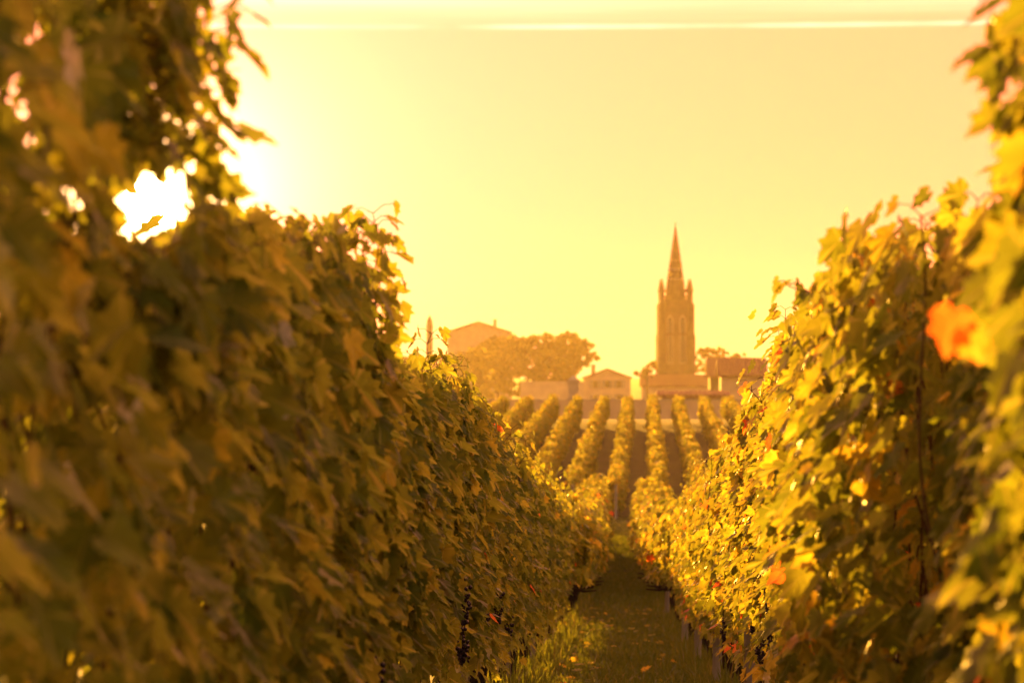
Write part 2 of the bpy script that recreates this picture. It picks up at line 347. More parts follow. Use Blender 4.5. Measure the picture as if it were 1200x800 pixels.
def trunk_mesh(rng, h, L=1.1):
    b = MB(); ph = rng.uniform(0, 6); pts = []; rad = []
    for k in range(9):
        f = k/8; pts.append((.035*math.sin(ph + 5*f)*f, .05*math.cos(ph*2 + 4*f)*f, -.06 + (h + .06)*f)); rad.append(.028*(1.35 - .6*f + .25*math.sin(9*f + ph)**2) if k else .045)
    b.tube(pts, rad, 7)
    top = Vector(pts[-1])
    for s in (-1, 1):
        b.tube([top - Vector((0, 0, .03)), top + Vector((.01, s*.16, .03)), top + Vector((0, s*.34, .0)), top + Vector((.01, s*L*.48, .02))], [.024, .021, .017, .011], 6)
    return b.mesh('trunk', M_bark, True)
def cane_mesh(canes, n=5):
    b = MB()
    for pts, r in canes: b.tube(pts, [r*(1 - .5*i/len(pts)) for i in range(len(pts))], n)
    return b.mesh('canes', M_cane, True)
def bunch_mesh(rng):
    bm = bmesh.new(); bmesh.ops.create_icosphere(bm, subdivisions=1, radius=1); iv = np.array([v.co[:] for v in bm.verts]); fi = [[v.index for v in f.verts] for f in bm.faces]; bm.free()
    V = []; F = []; cnt = []
    for k in range(58):
        f = rng.uniform(0, 1)**.8; r = .036*(1 - .72*f)*rng.uniform(.55, 1.05); a = rng.uniform(0, 6.28)
        c = np.array([r*math.cos(a), r*math.sin(a), -.02 - .14*f]); b = len(V)*len(iv)
        V.append(c + iv*rng.uniform(.0072, .0092)); F += [i + b for t in fi for i in t]; cnt += [3]*len(fi)
    st = np.array([[.003*math.cos(a), .003*math.sin(a), z] for z in (-.17, .05) for a in (0, 2.09, 4.19)]); b = len(V)*len(iv); V.append(st)
    F += [b, b+1, b+4, b+3, b+1, b+2, b+5, b+4, b+2, b, b+3, b+5]; cnt += [4]*3
    return np_mesh('grape_bunch', np.vstack(V), F, cnt, [M_grape])

rngm = np.random.default_rng(11)
TRUNKS = [trunk_mesh(rngm, .60) for _ in range(5)]
BUNCHES = [bunch_mesh(rngm) for _ in range(3)]

LX, RX, HALF = -.86, .80, .170
LT = np.array([(3.0, .64), (3.93, .62), (4.03, .37), (4.22, .34), (4.34, .60), (5.30, .64), (5.42, .23), (6.4, .22), (7.4, .26), (8.66, .33), (8.84, .06), (9.2, .08), (10.6, -.01), (11.3, -.01), (12.7, -.06), (15, -.15), (19.5, -.40), (25, -.75), (31.6, -1.13), (36, -1.40)])
RT = np.array([(3.4, .62), (4.85, .60), (5.05, .20), (6.0, .26), (7.5, .28), (9.2, .24), (10.5, .12), (13.8, .08), (15, -.12), (19.5, -.40), (25, -.75), (31.6, -1.13), (36, -1.40)])
def TOP(tab, y):
    return np.interp(y, tab[:, 0], tab[:, 1]) + CZ if y < 15 else float(G(y)) + 1.63

def sun_gap(o):
    """the chink in the tall vine's leaves that the sun shines through: leaves thin out round one line of sight between them"""
    A = np.array([0, 0, CZ]); D = np.array(sd)
    def keep(C, S):
        P = C + np.array(o) - A; t = P @ D; d = np.linalg.norm(P - t[:, None]*D, axis=1)
        return ~((d < .036 + .38*S) | (np.random.default_rng(5).random(len(d)) < .55*np.exp(-(d/.17)**2)))
    return keep

def add_bunches(root, rng, zb, n):
    for k in range(n):
        b = link(bpy.data.objects.new('grape_bunch', BUNCHES[k % 3]), root)
        b.location = (rng.choice([-1, 1])*rng.uniform(.05, .2), rng.uniform(-.5, .5), zb + rng.uniform(-.12, .10)); b.rotation_euler.z = rng.uniform(0, 6)
        s = rng.uniform(.85, 1.25); b.scale = (s, s, s)

SPACING = 1.1
def unique_vine(side, y, label, cat='grapevine', shoots=(), nfill=960, red=None, warm=0, seed=0, gap=False, group=None, bunches=4, half=None):
    red = (.0 if side < 0 else .012) if red is None else red; warm = warm - (.10 if side < 0 else .03); rng = np.random.default_rng(seed); x = LX if side < 0 else RX; tab = LT if side < 0 else RT; g = float(G(y))
    root = thing('grapevine', (x, y, g), label, cat, group)
    top = lambda yy: float(TOP(tab, y + yy)) - g + .05*math.sin(9*yy + seed)
    canes, C, V, N, S, H = canes_and_leaves(rng, SPACING, .70, top, half or HALF, 9, nfill, .095, red, warm, shoots, sun_gap((x, y, g)) if gap else None, 0 if side < 0 else .09)
    link(bpy.data.objects.new('foliage', leaf_mesh('foliage', rng, C, V, N, S, H, 0, M_leaf)), root)
    if gap:
        A = np.array([x, y, g]) - np.array([0, 0, CZ]); D = np.array(sd)
        def clear(p): q = np.array(p) + A; t = q @ D; return np.linalg.norm(q - t*D) > .06
        canes = [c for c in canes if all(clear(p) for p in c[0])]
    link(bpy.data.objects.new('canes', cane_mesh(canes)), root)
    link(bpy.data.objects.new('trunk', TRUNKS[seed % 5]), root)
    add_bunches(root, rng, .72, bunches)
    return root

# shared vines of the rows' middle stretch: six with full leaves, five with simple ones
def proto_parts(seed, lod, red, nfill, gold):
    rng = np.random.default_rng(seed)
    top = lambda yy: 1.62 + .045*math.sin(8*yy + seed) + .03*math.sin(17*yy)
    sh = [(rng.uniform(-.5, .5), rng.normal(0, .1), 1.45, 1.63 + rng.uniform(.04, .15), (rng.normal(0, .08), rng.normal(0, .06))) for _ in range(rng.integers(1, 4))]
    canes, C, V, N, S, H = canes_and_leaves(rng, SPACING, .70, top, HALF, 8, nfill, .092, red, -.08 if gold < .05 else .05, sh, None, gold)
    return leaf_mesh('foliage', rng, C, V, N, S, H, lod, M_leaf if lod == 0 else M_leaf_far), cane_mesh(canes, 4)
PROTO = {(s, l): [proto_parts(100*k + 7 + 50*(s > 0) + l, l, .004 if s < 0 else .022, 920 if l == 0 else 800, .004 if s < 0 else .09) for k in range(5 if l == 0 else 4)] for s in (-1, 1) for l in (0, 1)}

def row_vines(side, ys, label, group, seed):
    rng = np.random.default_rng(seed); first = {}
    for i, y in enumerate(ys):
        lod = 0 if y < 21 else 1; k = i % len(PROTO[side, lod]); key = (lod, k)
        loc = (LX if side < 0 else RX, y, float(G(y))); rz = math.pi*(rng.random() < .5) + rng.normal(0, .03)
        if key not in first:
            r = thing('grapevine', loc, label, 'grapevine', group, rz)
            f, c = PROTO[side, lod][k]
            link(bpy.data.objects.new('foliage', f), r); link(bpy.data.objects.new('canes', c), r); link(bpy.data.objects.new('trunk', TRUNKS[k % 5]), r)
            if lod == 0: add_bunches(r, rng, .72, 4)
            first[key] = r
        else:
            src = first[key]; r = src.copy(); COL.objects.link(r); r.location = loc; r.rotation_euler.z = rz; r['label'] = label; r['group'] = group
            for ch in list(src.children):
                c = ch.copy(); COL.objects.link(c); c.parent = r
        s = rng.uniform(.96, 1.05); r.scale = (rng.uniform(.92, 1.1), 1, s)

# ---- the left row, shaded side to the path
sh = lambda rng, n, z, h, xs=.1, ln=.05: [(rng.uniform(-.5, .5), rng.normal(0, xs), z, z + h*rng.uniform(.6, 1.15), (rng.normal(0, ln), rng.normal(0, ln))) for _ in range(n)]
rs = np.random.default_rng(77)
g = lambda y: float(G(y))
unique_vine(-1, 4.0, 'tall blurred vine at the left edge, nearest of its row, brown against the glow', shoots=[(-.4, .1, 1.6, 2.2, (0, 0)), (-.2, .15, 1.6, 2.15, (0, 0))], half=.2, seed=21, nfill=420, gap=True)
unique_vine(-1, 5.1, 'tall vine with the sun disc shining through a gap in its leaves', shoots=[(rs.uniform(-.45, .16), rs.uniform(.08, .22), 1.4, 2.05 + rs.uniform(0, .15), (rs.uniform(-.02, .04), rs.normal(0, .03))) for _ in range(15)], half=.2, seed=22, nfill=400, gap=True)
unique_vine(-1, 6.2, 'vine just right of the sun with one stray leaf standing off its top', shoots=[(-.22, .16, 1.5, 1.70, (.03, .02)), (.2, .1, 1.5, 1.68, (.05, 0)), (.45, .1, 1.45, 1.68, (-.03, .04))], nfill=620, half=.21, seed=23, gap=True)
unique_vine(-1, 7.3, 'vine with loose wavy shoots rising over the left row, right of the sun', shoots=[(-.4, .16, 1.45, 1.70, (.04, .05)), (-.1, .12, 1.45, 1.66, (.03, .02)), (.15, .17, 1.45, 1.74, (.02, -.04)), (.42, .15, 1.45, 1.76, (.02, .04))], nfill=700, half=.21, seed=24, gap=True)
unique_vine(-1, 8.4, 'vine with the highest thin upright shoot of the left row beside the open sky', shoots=[(-.3, .16, 1.5, 1.74, (.03, .05)), (.12, .19, 1.5, 1.78, (.02, .03)), (.28, .20, 1.5, 1.86, (.03, .03)), (.36, .19, 1.5, 1.84, (.01, .02)), (.42, .2, 1.4, 1.7, (.02, .02))], half=.20, seed=25)
unique_vine(-1, 9.5, 'shaded vine where the left row drops after its tall shoots', seed=26)
unique_vine(-1, 10.6, 'shaded vine of the left row with the slim turret peeking above it', seed=27)
unique_vine(-1, 11.7, 'shaded vine of the left row whose leafy top touches the big gabled house', shoots=[(.42, .15, 1.42, 1.70, (.03, .04))], seed=28)
unique_vine(-1, 12.8, 'shaded vine of the left row in front of the low hazy bush', shoots=sh(rs, 2, 1.5, .18), seed=29)
unique_vine(-1, 13.9, 'shaded vine of the left row with bare twig tips before the trees', shoots=[(.1, .12, 1.45, 1.74, (.01, .01)), (.25, .14, 1.45, 1.72, (.02, 0))], seed=30)
LY = [y for y in np.arange(15.0, 42.5, SPACING) if abs(y - 37.0) > .3]      # one plant is missing: low sun reaches the path there
row_vines(-1, [y for y in LY if y < 25], 'one of the sharp shaded green vines in the left row before the path opens up', 'vines in the sharp middle of the left row', 5)
row_vines(-1, [y for y in LY if y >= 25], 'one of the vines running downhill in the left row beside the grass path', 'vines running downhill in the left row', 6)

# ---- the right row, lit side to the path
v = unique_vine(1, 4.4, 'tall blurred vine at the right edge holding one big orange red leaf', shoots=[(rs.uniform(-.3, .5), rs.uniform(-.2, .0), 1.4, 2.05 + rs.uniform(0, .15), (rs.uniform(-.12, 0), rs.normal(0, .05))) for _ in range(8)], seed=41, nfill=950, red=.0, warm=-.18, half=.26)
rng = np.random.default_rng(3)
c = np.array([[-.410, -.34, 1.475], [-.395, -.36, 1.455]])
ol = link(bpy.data.objects.new('red_leaf', leaf_mesh('red_leaf', rng, c, np.array([[-.25, .1, -.9], [.35, .2, -.8]]), np.array([[-.5, -.8, .3], [-.3, -.9, .2]]), np.array([.062, .05]), np.array([.985, .964]), 0, M_leaf)), v)
ol['label'] = 'big orange red autumn leaf'
unique_vine(1, 5.5, 'dark green vine under the top hump beside the blurred vine at the right edge', shoots=[(.1, -.1, 1.5, 1.74, (-.02, .0)), (.4, 0, 1.5, 1.78, (0, .05))], seed=42, red=.004, warm=-.10, half=0.11)
unique_vine(1, 6.6, 'vine with the crooked leaf sprig at the highest hump of the right row', shoots=[(-.3, .0, 1.55, 1.86, (.03, 0)), (.1, -.08, 1.55, 1.76, (-.03, .04)), (.4, -.1, 1.55, 1.74, (-.1, 0))], seed=43, red=.006, warm=-.08, half=0.12)
unique_vine(1, 7.7, 'dense vine left of the hump, half sunlit and half in shade', shoots=sh(rs, 3, 1.55, .22, .1), seed=44, red=.006, half=0.32)
unique_vine(1, 8.8, 'sunlit vine with a horizontal leaf poking out at the left of the hump', shoots=[(-.2, -.25, 1.6, 1.68, (-.12, 0)), (.2, -.12, 1.5, 1.74, (-.05, .05))], seed=45, red=.012, half=0.3)
unique_vine(1, 9.9, 'sunlit vine where the top of the right row steps down left of the hump', shoots=sh(rs, 2, 1.5, .2, .1), seed=46, red=.012, half=0.28)
unique_vine(1, 11.0, 'sunlit yellow green vine with few red leaves, right of the tiled house', shoots=sh(rs, 2, 1.5, .18, .1), seed=47, red=.02, half=0.26)
unique_vine(1, 12.1, 'sunlit yellow vine dotted with small red leaves', shoots=sh(rs, 2, 1.5, .18, .1), seed=48, red=.035, warm=.08, half=0.23)
unique_vine(1, 13.2, 'sunlit vine with a loose yellow sprig leaning over the tiled house', shoots=[(.0, -.12, 1.55, 1.88, (-.05, .03)), (.3, -.14, 1.5, 1.80, (-.04, .02))], seed=49, red=.03, warm=.06, half=0.19)
unique_vine(1, 14.3, 'sunlit vine with bright red leaves at the left edge of the right row', shoots=sh(rs, 2, 1.5, .18, .1), seed=50, red=.05, warm=.05, half=0.17)
RY = list(np.arange(15.4, 42.9, SPACING))
row_vines(1, [y for y in RY if y < 25], 'one of the sharp sunlit golden vines in the right row dotted with red leaves', 'vines in the sharp middle of the right row', 7)
row_vines(1, [y for y in RY if y >= 25], 'one of the sunlit vines running downhill in the right row beside the grass path', 'vines running downhill in the right row', 8)

# ---- rows too far to tell their plants apart: each row a thing
def row_foliage(seed, y0, y1, per_m, size, half, zb, zt, red, ref_y, lod, shoots=True):
    """one row's leaves along +Y from y0 to y1, following the ground"""
    rng = np.random.default_rng(seed); n = int((y1 - y0)*per_m)
    y = rng.uniform(y0, y1, n); p = rng.uniform(0, 6.28, 6)
    vk = np.floor(y/1.1).astype(int); hv = rng.normal(0, 1, (3, vk.max() + 2))     # each plant a little taller, fuller or leaning
    tz = zt + .07*np.sin(5.7*y + p[0]) + .05*np.sin(13*y + p[2]) + .10*hv[0][vk]
    u = rng.random(n)**.85; z = zb + (tz - zb)*u
    out = np.where(rng.random(n) < .5, -1, 1)
    b = half*(.88 + .22*np.sin(np.pi*np.clip(u, 0, 1)**.8) + .32*np.sin(5.7*y + p[3] + out) + .22*np.sin(9*z + 3*y) + .32*hv[1][vk])
    b = np.maximum(b, .3*half)
    x = np.where((u > .72) & (rng.random(n) < .6), rng.uniform(-1, 1, n)*b*.9, out*b*rng.uniform(.4, 1.1, n)**.7) + .05*np.sin(.8*y + p[4]) + .05*hv[2][vk]
    C = np.stack([x, y - ref_y, z + G(y) - float(G(ref_y))], -1)
    V = np.stack([out*rng.uniform(.1, .9, n) + rng.normal(0, .35, n), rng.normal(0, .55, n), -rng.uniform(.2, 1.1, n)], -1)
    N = np.stack([out*rng.uniform(.4, 1.2, n), rng.normal(0, .45, n), rng.uniform(.05, .9, n) + .8*(u > .75)], -1)
    S = size*rng.uniform(.65, 1.2, n)
    return leaf_mesh('foliage', rng, C, V, N, S, hues(rng, n, red, .05), lod, M_leaf_far)
def post_mesh(h, r=.035, name='end_post'):
    return MB().tube([(0, 0, -.1), (0, 0, h*.5), (.004, 0, h*.97), (.004, 0, h)], [r*1.1, r, r*.94, r*.7], 8).mesh(name, M_post)
END_POST = post_mesh(1.30, .05)
def vine_row(x, y0, y1, foliage, label, group, rz=0, ntrunk=0, tspace=1.1, post=True):
    r = thing('vine_row', (x, y0, float(G(y0))), label, 'vine row', group, rz)
    link(bpy.data.objects.new('foliage', foliage), r)
    if post:
        p = link(bpy.data.objects.new('end_post', END_POST), r); p.location = (0, -.55, float(G(y0 - .55) - G(y0))); p.rotation_euler.x = R(-4)
    for k in range(ntrunk):
        yy = .5 + k*tspace; t = link(bpy.data.objects.new('trunk', TRUNKS[k % 5]), r); t.location = (0, yy, float(G(y0 + yy) - G(y0))); t.rotation_euler.z = k
    return r
NB0, NB1 = 42.6, 105
vine_row(LX, NB0, NB1, row_foliage(61, NB0, NB1, 430, .135, .26, .72, 1.66, .006, NB0, 1), 'far end of the left row, golden tip across the dip in the path', 'lower ends of the two rows along the path', 0, 50, 1.2, False)
vine_row(RX, NB0, NB1, row_foliage(62, NB0, NB1, 430, .135, .26, .72, 1.66, .012, NB0, 1), 'far end of the right row, golden tip across the dip in the path', 'lower ends of the two rows along the path', 0, 50, 1.2, False)
vine_row(RX + 1.6, 66, NB1, row_foliage(63, 66, NB1, 380, .15, .28, .6, 1.66, .01, 66, 2), 'next vine row beyond the right row, its top just showing left of the sunlit leaves', None, 0, 8)
vine_row(LX - 1.6, 66, NB1, row_foliage(64, 66, NB1, 380, .15, .28, .6, 1.66, .01, 66, 2), 'next vine row beyond the left row, its top just showing over the shaded leaves', None, 0, 8)

FY0, FY1 = 127, 221
FROT = -.0061
fmesh = [row_foliage(70 + k, FY0, FY1, 330, .17, .165, .30, 1.60, .0, FY0, 2) for k in range(4)]
WHERE = {-6: 'leftmost row of the far vineyard slope', -5: 'far vineyard row second from the left, below the hazy bush', -4: 'far vineyard row below the hazy bush, third from the left',
         -3: 'slanting far vineyard row below the left part of the big tree', -2: 'slanting far vineyard row below the right edge of the big tree', -1: 'far vineyard row pointing at the low gabled building, two left of the tower',
         0: 'nearly upright far vineyard row left of the bell tower, above the path', 1: 'nearly upright far vineyard row right below the bell tower', 2: 'far vineyard row just right of the bell tower, below the long wall',
         3: 'far vineyard row below the right end of the long wall', 4: 'far vineyard row below the left corner of the tiled house', 5: 'far vineyard row below the tiled house', 6: 'rightmost row of the far vineyard slope, behind the sunlit leaves'}
for k in range(-6, 7):
    vine_row(-.29 + 1.6*k, FY0 + .4*math.sin(3*k), FY1, fmesh[k % 4], WHERE[k], 'vine rows on the far slope', FROT, 5)

# ---- stakes standing in the rows
POST = post_mesh(1.45, .034, 'vineyard_post')
for s, X, ys in ((-1, LX, (11.15, 17.75, 24.3, 30.9)), (1, RX, (11.55, 18.1, 24.75, 31.35, 37.9, 53.6))):
    for y in ys:
        o = link(bpy.data.objects.new('vineyard_post', POST)); o.location = (X - (.02 if s < 0 else .13)*s, y, float(G(y))); o.rotation_euler = (R(2*math.sin(y)), R(2*math.cos(3*y)), y)
        lab = {18.1: 'pale weathered stake showing below the sunlit leaves at the bottom of the right row', 53.6: 'far pale stake under the right row beside the middle of the path'}.get(y, 'weathered wooden stake mostly hidden in the leaves of the %s row' % ('left' if s < 0 else 'right'))
        tag(o, lab, 'post', 'stakes in the vine rows')

# ------------------------------------------------------------------ grass on the path
def grass():
    rng = np.random.default_rng(9)
    n1 = 130000; y = 20 + 100*rng.random(n1)**1.6; x = np.where(rng.random(n1) < .4, np.where(rng.random(n1) < .5, LX, RX) + rng.normal(0, .13, n1), rng.uniform(-.95, .85, n1))
    n2 = 14000; y2 = rng.uniform(104, 128, n2); x2 = rng.uniform(-6, 7, n2)
    y = np.concatenate([y, y2]); x = np.concatenate([x, x2]); n = len(y)
    keepn = (np.sin(3.1*x + 1.7*np.sin(.9*y)) + np.sin(1.3*y + 2*x) + rng.normal(0, 1, n)) > -1.3
    x, y = x[keepn], y[keepn]; n = len(x)
    under = (np.minimum(np.abs(x - LX), np.abs(x - RX)) < .28) & (y < 105)
    h = rng.uniform(.03, .10, n)*(1 + .8*(rng.random(n) < .06))*np.where(under, rng.uniform(1.0, 2.4, n), 1); w = rng.uniform(.003, .007, n)*(1 + y/40); a = rng.uniform(0, 6.28, n); l = rng.normal(0, .045, (n, 2))
    z = G(y) - .012
    B = np.stack([x, y, z], -1); d = np.stack([np.cos(a)*w, np.sin(a)*w, 0*a], -1)
    mid = B + np.stack([l[:, 0]*.35, l[:, 1]*.35, h*.6], -1); tip = B + np.stack([l[:, 0], l[:, 1], h], -1)
    Vt = np.stack([B - d, B + d, mid + d*.7, mid - d*.7, tip], 1).reshape(-1, 3)
    f = (np.array([0, 1, 2, 3, 3, 2, 4])[None] + (np.arange(n)*5)[:, None]).reshape(-1)
    hue = np.repeat(np.clip(rng.normal(.35, .2, n), 0, 1), 5)
    m = leaf_material('grass blade', [(0, (.045, .085, .010)), (.6, (.085, .115, .014)), (1, (.20, .17, .05))], .35, veins=False, gloss=.03)
    o = link(bpy.data.objects.new('grass', np_mesh('grass', Vt, f, [4, 3]*n, [m], attrs={'hue': ('FLOAT', hue)})))
    tag(o, 'short green grass covering the path between the two vine rows', None, None, 'stuff')
grass()

def fallen_leaves():
    rng = np.random.default_rng(12); n = 90
    y = rng.uniform(22, 60, n); side = rng.random(n) < .5
    x = np.where(rng.random(n) < .6, np.where(side, -.55, .42) + rng.normal(0, .12, n), rng.uniform(-.6, .5, n))
    C = np.stack([x, y, G(y) + .045 + rng.uniform(0, .03, n)], -1)
    V = np.stack([rng.normal(0, 1, n), rng.normal(0, 1, n), rng.normal(0, .15, n)], -1); N = np.stack([rng.normal(0, .35, n), rng.normal(0, .35, n), np.ones(n)], -1)
    o = link(bpy.data.objects.new('fallen_leaves', leaf_mesh('fallen_leaves', rng, C, V, N, rng.uniform(.07, .12, n), rng.uniform(.7, .96, n), 1, M_leaf_far)))
    tag(o, 'yellow fallen vine leaves lying on the grass path', None, None, 'stuff')
fallen_leaves()

# ------------------------------------------------------------------ bell tower
def tower():
    D = 900; K = .722; u = D/4000; g0 = CZ - 9
    zz = lambda p: pz(p, D) - g0
    t = thing('bell_tower', (px(791.5, D*K), D*K, CZ - 9*K), 'tall hazy stone bell tower with a crocketed spire and corner pinnacles', 'church tower', rz=R(3)); t.scale = (K, K, K)
    w = 17.2*u
    ztop = zz(352); zbelt = zz(392); zbase = zz(437)
    b = MB(); b.box(-w, w, -w, w, -5, ztop); b.box(-w-.22, w+.22, -w-.22, w+.22, zbelt-.25, zbelt+.25); b.box(-w-.3, w+.3, -w-.3, w+.3, ztop-.55, ztop+.12)
    b.frustum(0, 0, -5, zbase+.6, (w+2.5)*1.414, (w+.35)*1.414, 4, math.pi/4)
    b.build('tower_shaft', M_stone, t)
    for sx in (-1, 1):
        for sy in (-1, 1):
            q = MB(); cx, cy = sx*w, sy*w
            q.box(cx-1.05, cx+1.05, cy-1.05, cy+1.05, -5, zbelt-.6); q.box(cx-.82, cx+.82, cy-.82, cy+.82, zbelt-.6, ztop-.9)
            q.frustum(cx, cy, zbelt-.6, zbelt+.5, 1.48, 1.16, 4, math.pi/4)
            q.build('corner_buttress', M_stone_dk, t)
            p = MB(); r = .62; cx, cy = sx*(w - .15), sy*(w - .15)
            p.frustum(cx, cy, ztop-.9, zz(343), r*1.3, r*1.2, 4, math.pi/4); p.frustum(cx, cy, zz(343), zz(342), r*1.55, r*1.55, 4, math.pi/4)
            p.frustum(cx, cy, zz(342), zz(327.5), r*1.15, .08, 8); p.frustum(cx, cy, zz(327.8), zz(326.4), .05, .16, 6)
            k = p
            for i in range(6):
                f = (i+.5)/6; z = zz(342)+(zz(327.5)-zz(342))*f; rr = r*1.1*(1-f)+.08
                for a in range(4): k.frustum(cx+rr*math.cos(a*math.pi/2), cy+rr*math.sin(a*math.pi/2), z-.1, z+.14, .09, .15, 5)
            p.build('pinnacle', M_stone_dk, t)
            # little flying arch from pinnacle to spire
            a = MB(); pts = []
            for i in range(9):
                f = i/8; rr = (w - .25)*(1 - f) + 2.0*f; pts.append((sx*rr, sy*rr, zz(344.2) + 1.0*math.sin(f*math.pi*.5)))
            a.tube(pts, .22, 6); a.build('flying_arch', M_stone_dk, t)
    # open parapet between the pinnacles
    for ax in range(4):
        p = MB(); n = 9
        p.box(-w+.7, w-.7, -.14, .14, ztop+1.05, ztop+1.25)
        for i in range(n):
            xx = -w+.9 + (2*w-1.8)*i/(n-1); p.box(xx-.11, xx+.11, -.11, .11, ztop+.1, ztop+1.06)
        o = p.build('parapet', M_stone_dk, t); a = ax*math.pi/2; o.rotation_euler.z = a; o.location = (-math.sin(a)*-(w-.1), math.cos(a)*-(w-.1), 0)
    # belfry lancets on each face
    for ax in range(4):
        a = ax*math.pi/2
        for sx in (-1, 1):
            prof = [(-.62, zz(425)), (.62, zz(425)), (.62, zz(376)), (.35, zz(373)), (0, zz(371)), (-.35, zz(373)), (-.62, zz(376))]
            f = MB(); f.prism([(q*1.38, z + (.35 if z > zz(400) else -.3)) for q, z in prof], 'y', -.09, .04); fo = f.build('lancet_frame', M_stone_lt, t)
            ln = MB(); ln.prism(prof, 'y', -.12, .02); lo = ln.build('lancet_opening', M_dark, fo)
            s = MB()
            for i in range(14):
                z = zz(424) + i*(zz(377)-zz(424))/13; s.prism([(-.20, z-.10), (-.20, z-.03), (-.10, z+.2), (-.10, z+.13)], 'x', -.6, .6)
            s.build('louvres', M_shutter, fo)
            fo.location = (math.cos(a)*sx*1.65 + math.sin(a)*w, math.sin(a)*sx*1.65 - math.cos(a)*w, 0); fo.rotation_euler.z = a
    # octagonal spire
    r0 = 12.4*u; zs0, zs1 = ztop, zz(268.5); rot = math.pi/8
    s = MB(); s.frustum(0, 0, zs0, zz(343), r0*1.02, r0*.98, 8, rot)
    s.frustum(0, 0, zz(343), zs1, r0*.98, .14, 8, rot)
    for i in range(1, 7):
        f = i/7; z = zz(343)+(zs1-zz(343))*f; rr = r0*.98*(1-f)+.14*f; s.frustum(0, 0, z-.08, z+.08, rr+.1, rr+.08, 8, rot)
    c = s
    for i in range(30):
        f = (i+.3)/30; z = zz(343)+(zs1-zz(343))*f; rr = r0*.98*(1-f)+.14*f + .06
        for e in range(8):
            th = rot + e*math.pi/4; c.frustum(rr*math.cos(th), rr*math.sin(th), z-.14, z+.2, .1, .21, 5)
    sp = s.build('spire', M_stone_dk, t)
    for z in (zz(327), zz(316), zz(305)):  # pale discs coloured as bright sky seen through openings in the spire
        f = (z-zz(343))/(zs1-zz(343)); ap = (r0*.98*(1-f)+.14*f)*math.cos(math.pi/8)
        tilt = math.atan2(r0*.98*math.cos(math.pi/8), zs1-zz(343))
        for th in [k*math.pi/4 - math.pi/2 for k in range(8)]:
            d = MB()
            for q in (-1, 1) if z < zz(310) else (0,):
                d.tube([(q*.42*r0/2.8*(1-.3*f), .08, 0), (q*.42*r0/2.8*(1-.3*f), -.08, 0)], .30 if q else .22, 10)
            o = d.build('sky_opening_disc', M_stone_lt, sp); o.location = (math.cos(th)*ap, math.sin(th)*ap, z); o.rotation_euler = (-tilt, 0, th + math.pi/2)
    f = MB(); f.frustum(0, 0, zs1-.3, zs1+.5, .3, .18, 8); f.frustum(0, 0, zs1+.5, zs1+.8, .34, .2, 8); f.build('finial', M_stone_dk, t)
    k = MB(); k.tube([(0, 0, zs1+.7), (0, 0, zz(259))], .075, 6); k.tube([(-.55, 0, zz(262.5)), (.55, 0, zz(262.5))], .07, 6); k.build('cross', M_iron, t)
tower()

# ------------------------------------------------------------------ houses and walls of the town
def windows(b, xs, zs, w, h, y, parent_mat=M_dark, shutters=True):
    for x in xs:
        for z in zs:
            f = MB(); f.box(x-w/2-.12, x+w/2+.12, y-.06, y+.05, z-.12, z+h+.12); fo = f.build('window', M_stone_lt, b)
            p = MB(); p.box(x-w/2, x+w/2, y-.08, y+.02, z, z+h); p.build('pane', M_dark, fo)
            if shutters:
                for s in (-1, 1):
                    q = MB(); q.box(x+s*(w*.5+.12)-(0 if s > 0 else w*.5), x+s*(w*.5+.12)+(w*.5 if s > 0 else 0), y-.11, y-.063, z-.05, z+h+.05); q.build('shutter', M_shutter, fo)
def gable_roof(b, x0, x1, y0, y1, ze, zr, ov=.4, ridge='x', m=None):
    """tiled roof with real thickness: ridge along x, or along y (gable facing the viewer)"""
    r = MB(); th = .22
    if ridge == 'x':
        ym = (y0+y1)/2; r.prism([(y0-ov, ze-ov*.4), (ym, zr), (y1+ov, ze-ov*.4), (y1+ov, ze-ov*.4+th), (ym, zr+th), (y0-ov, ze-ov*.4+th)], 'x', x0-ov, x1+ov)
    else:
        xm = (x0+x1)/2; r.prism([(x0-ov, ze-ov*.4), (xm, zr), (x1+ov, ze-ov*.4), (x1+ov, ze-ov*.4+th), (xm, zr+th), (x0-ov, ze-ov*.4+th)], 'y', y0-ov, y1+ov)
    o = r.build('roof', m or M_tile, b)
    t = MB()      # rows of rounded tiles
    if ridge == 'x':
        n = int((x1-x0+2*ov)/.45)
        for i in range(n):
            x = x0-ov+.22+i*.45; t.tube([(x, y0-ov, ze-ov*.4+th), (x, ym, zr+th)], .11, 5)
    else:
        n = int((y1-y0+2*ov)/.45)
        for i in range(n):
            y = y0-ov+.22+i*.45
            t.tube([(x0-ov, y, ze-ov*.4+th), (xm, y, zr+th)], .11, 5); t.tube([(x1+ov, y, ze-ov*.4+th), (xm, y, zr+th)], .11, 5)
    t.build('roof_tile', m or M_tile, o)
    return o
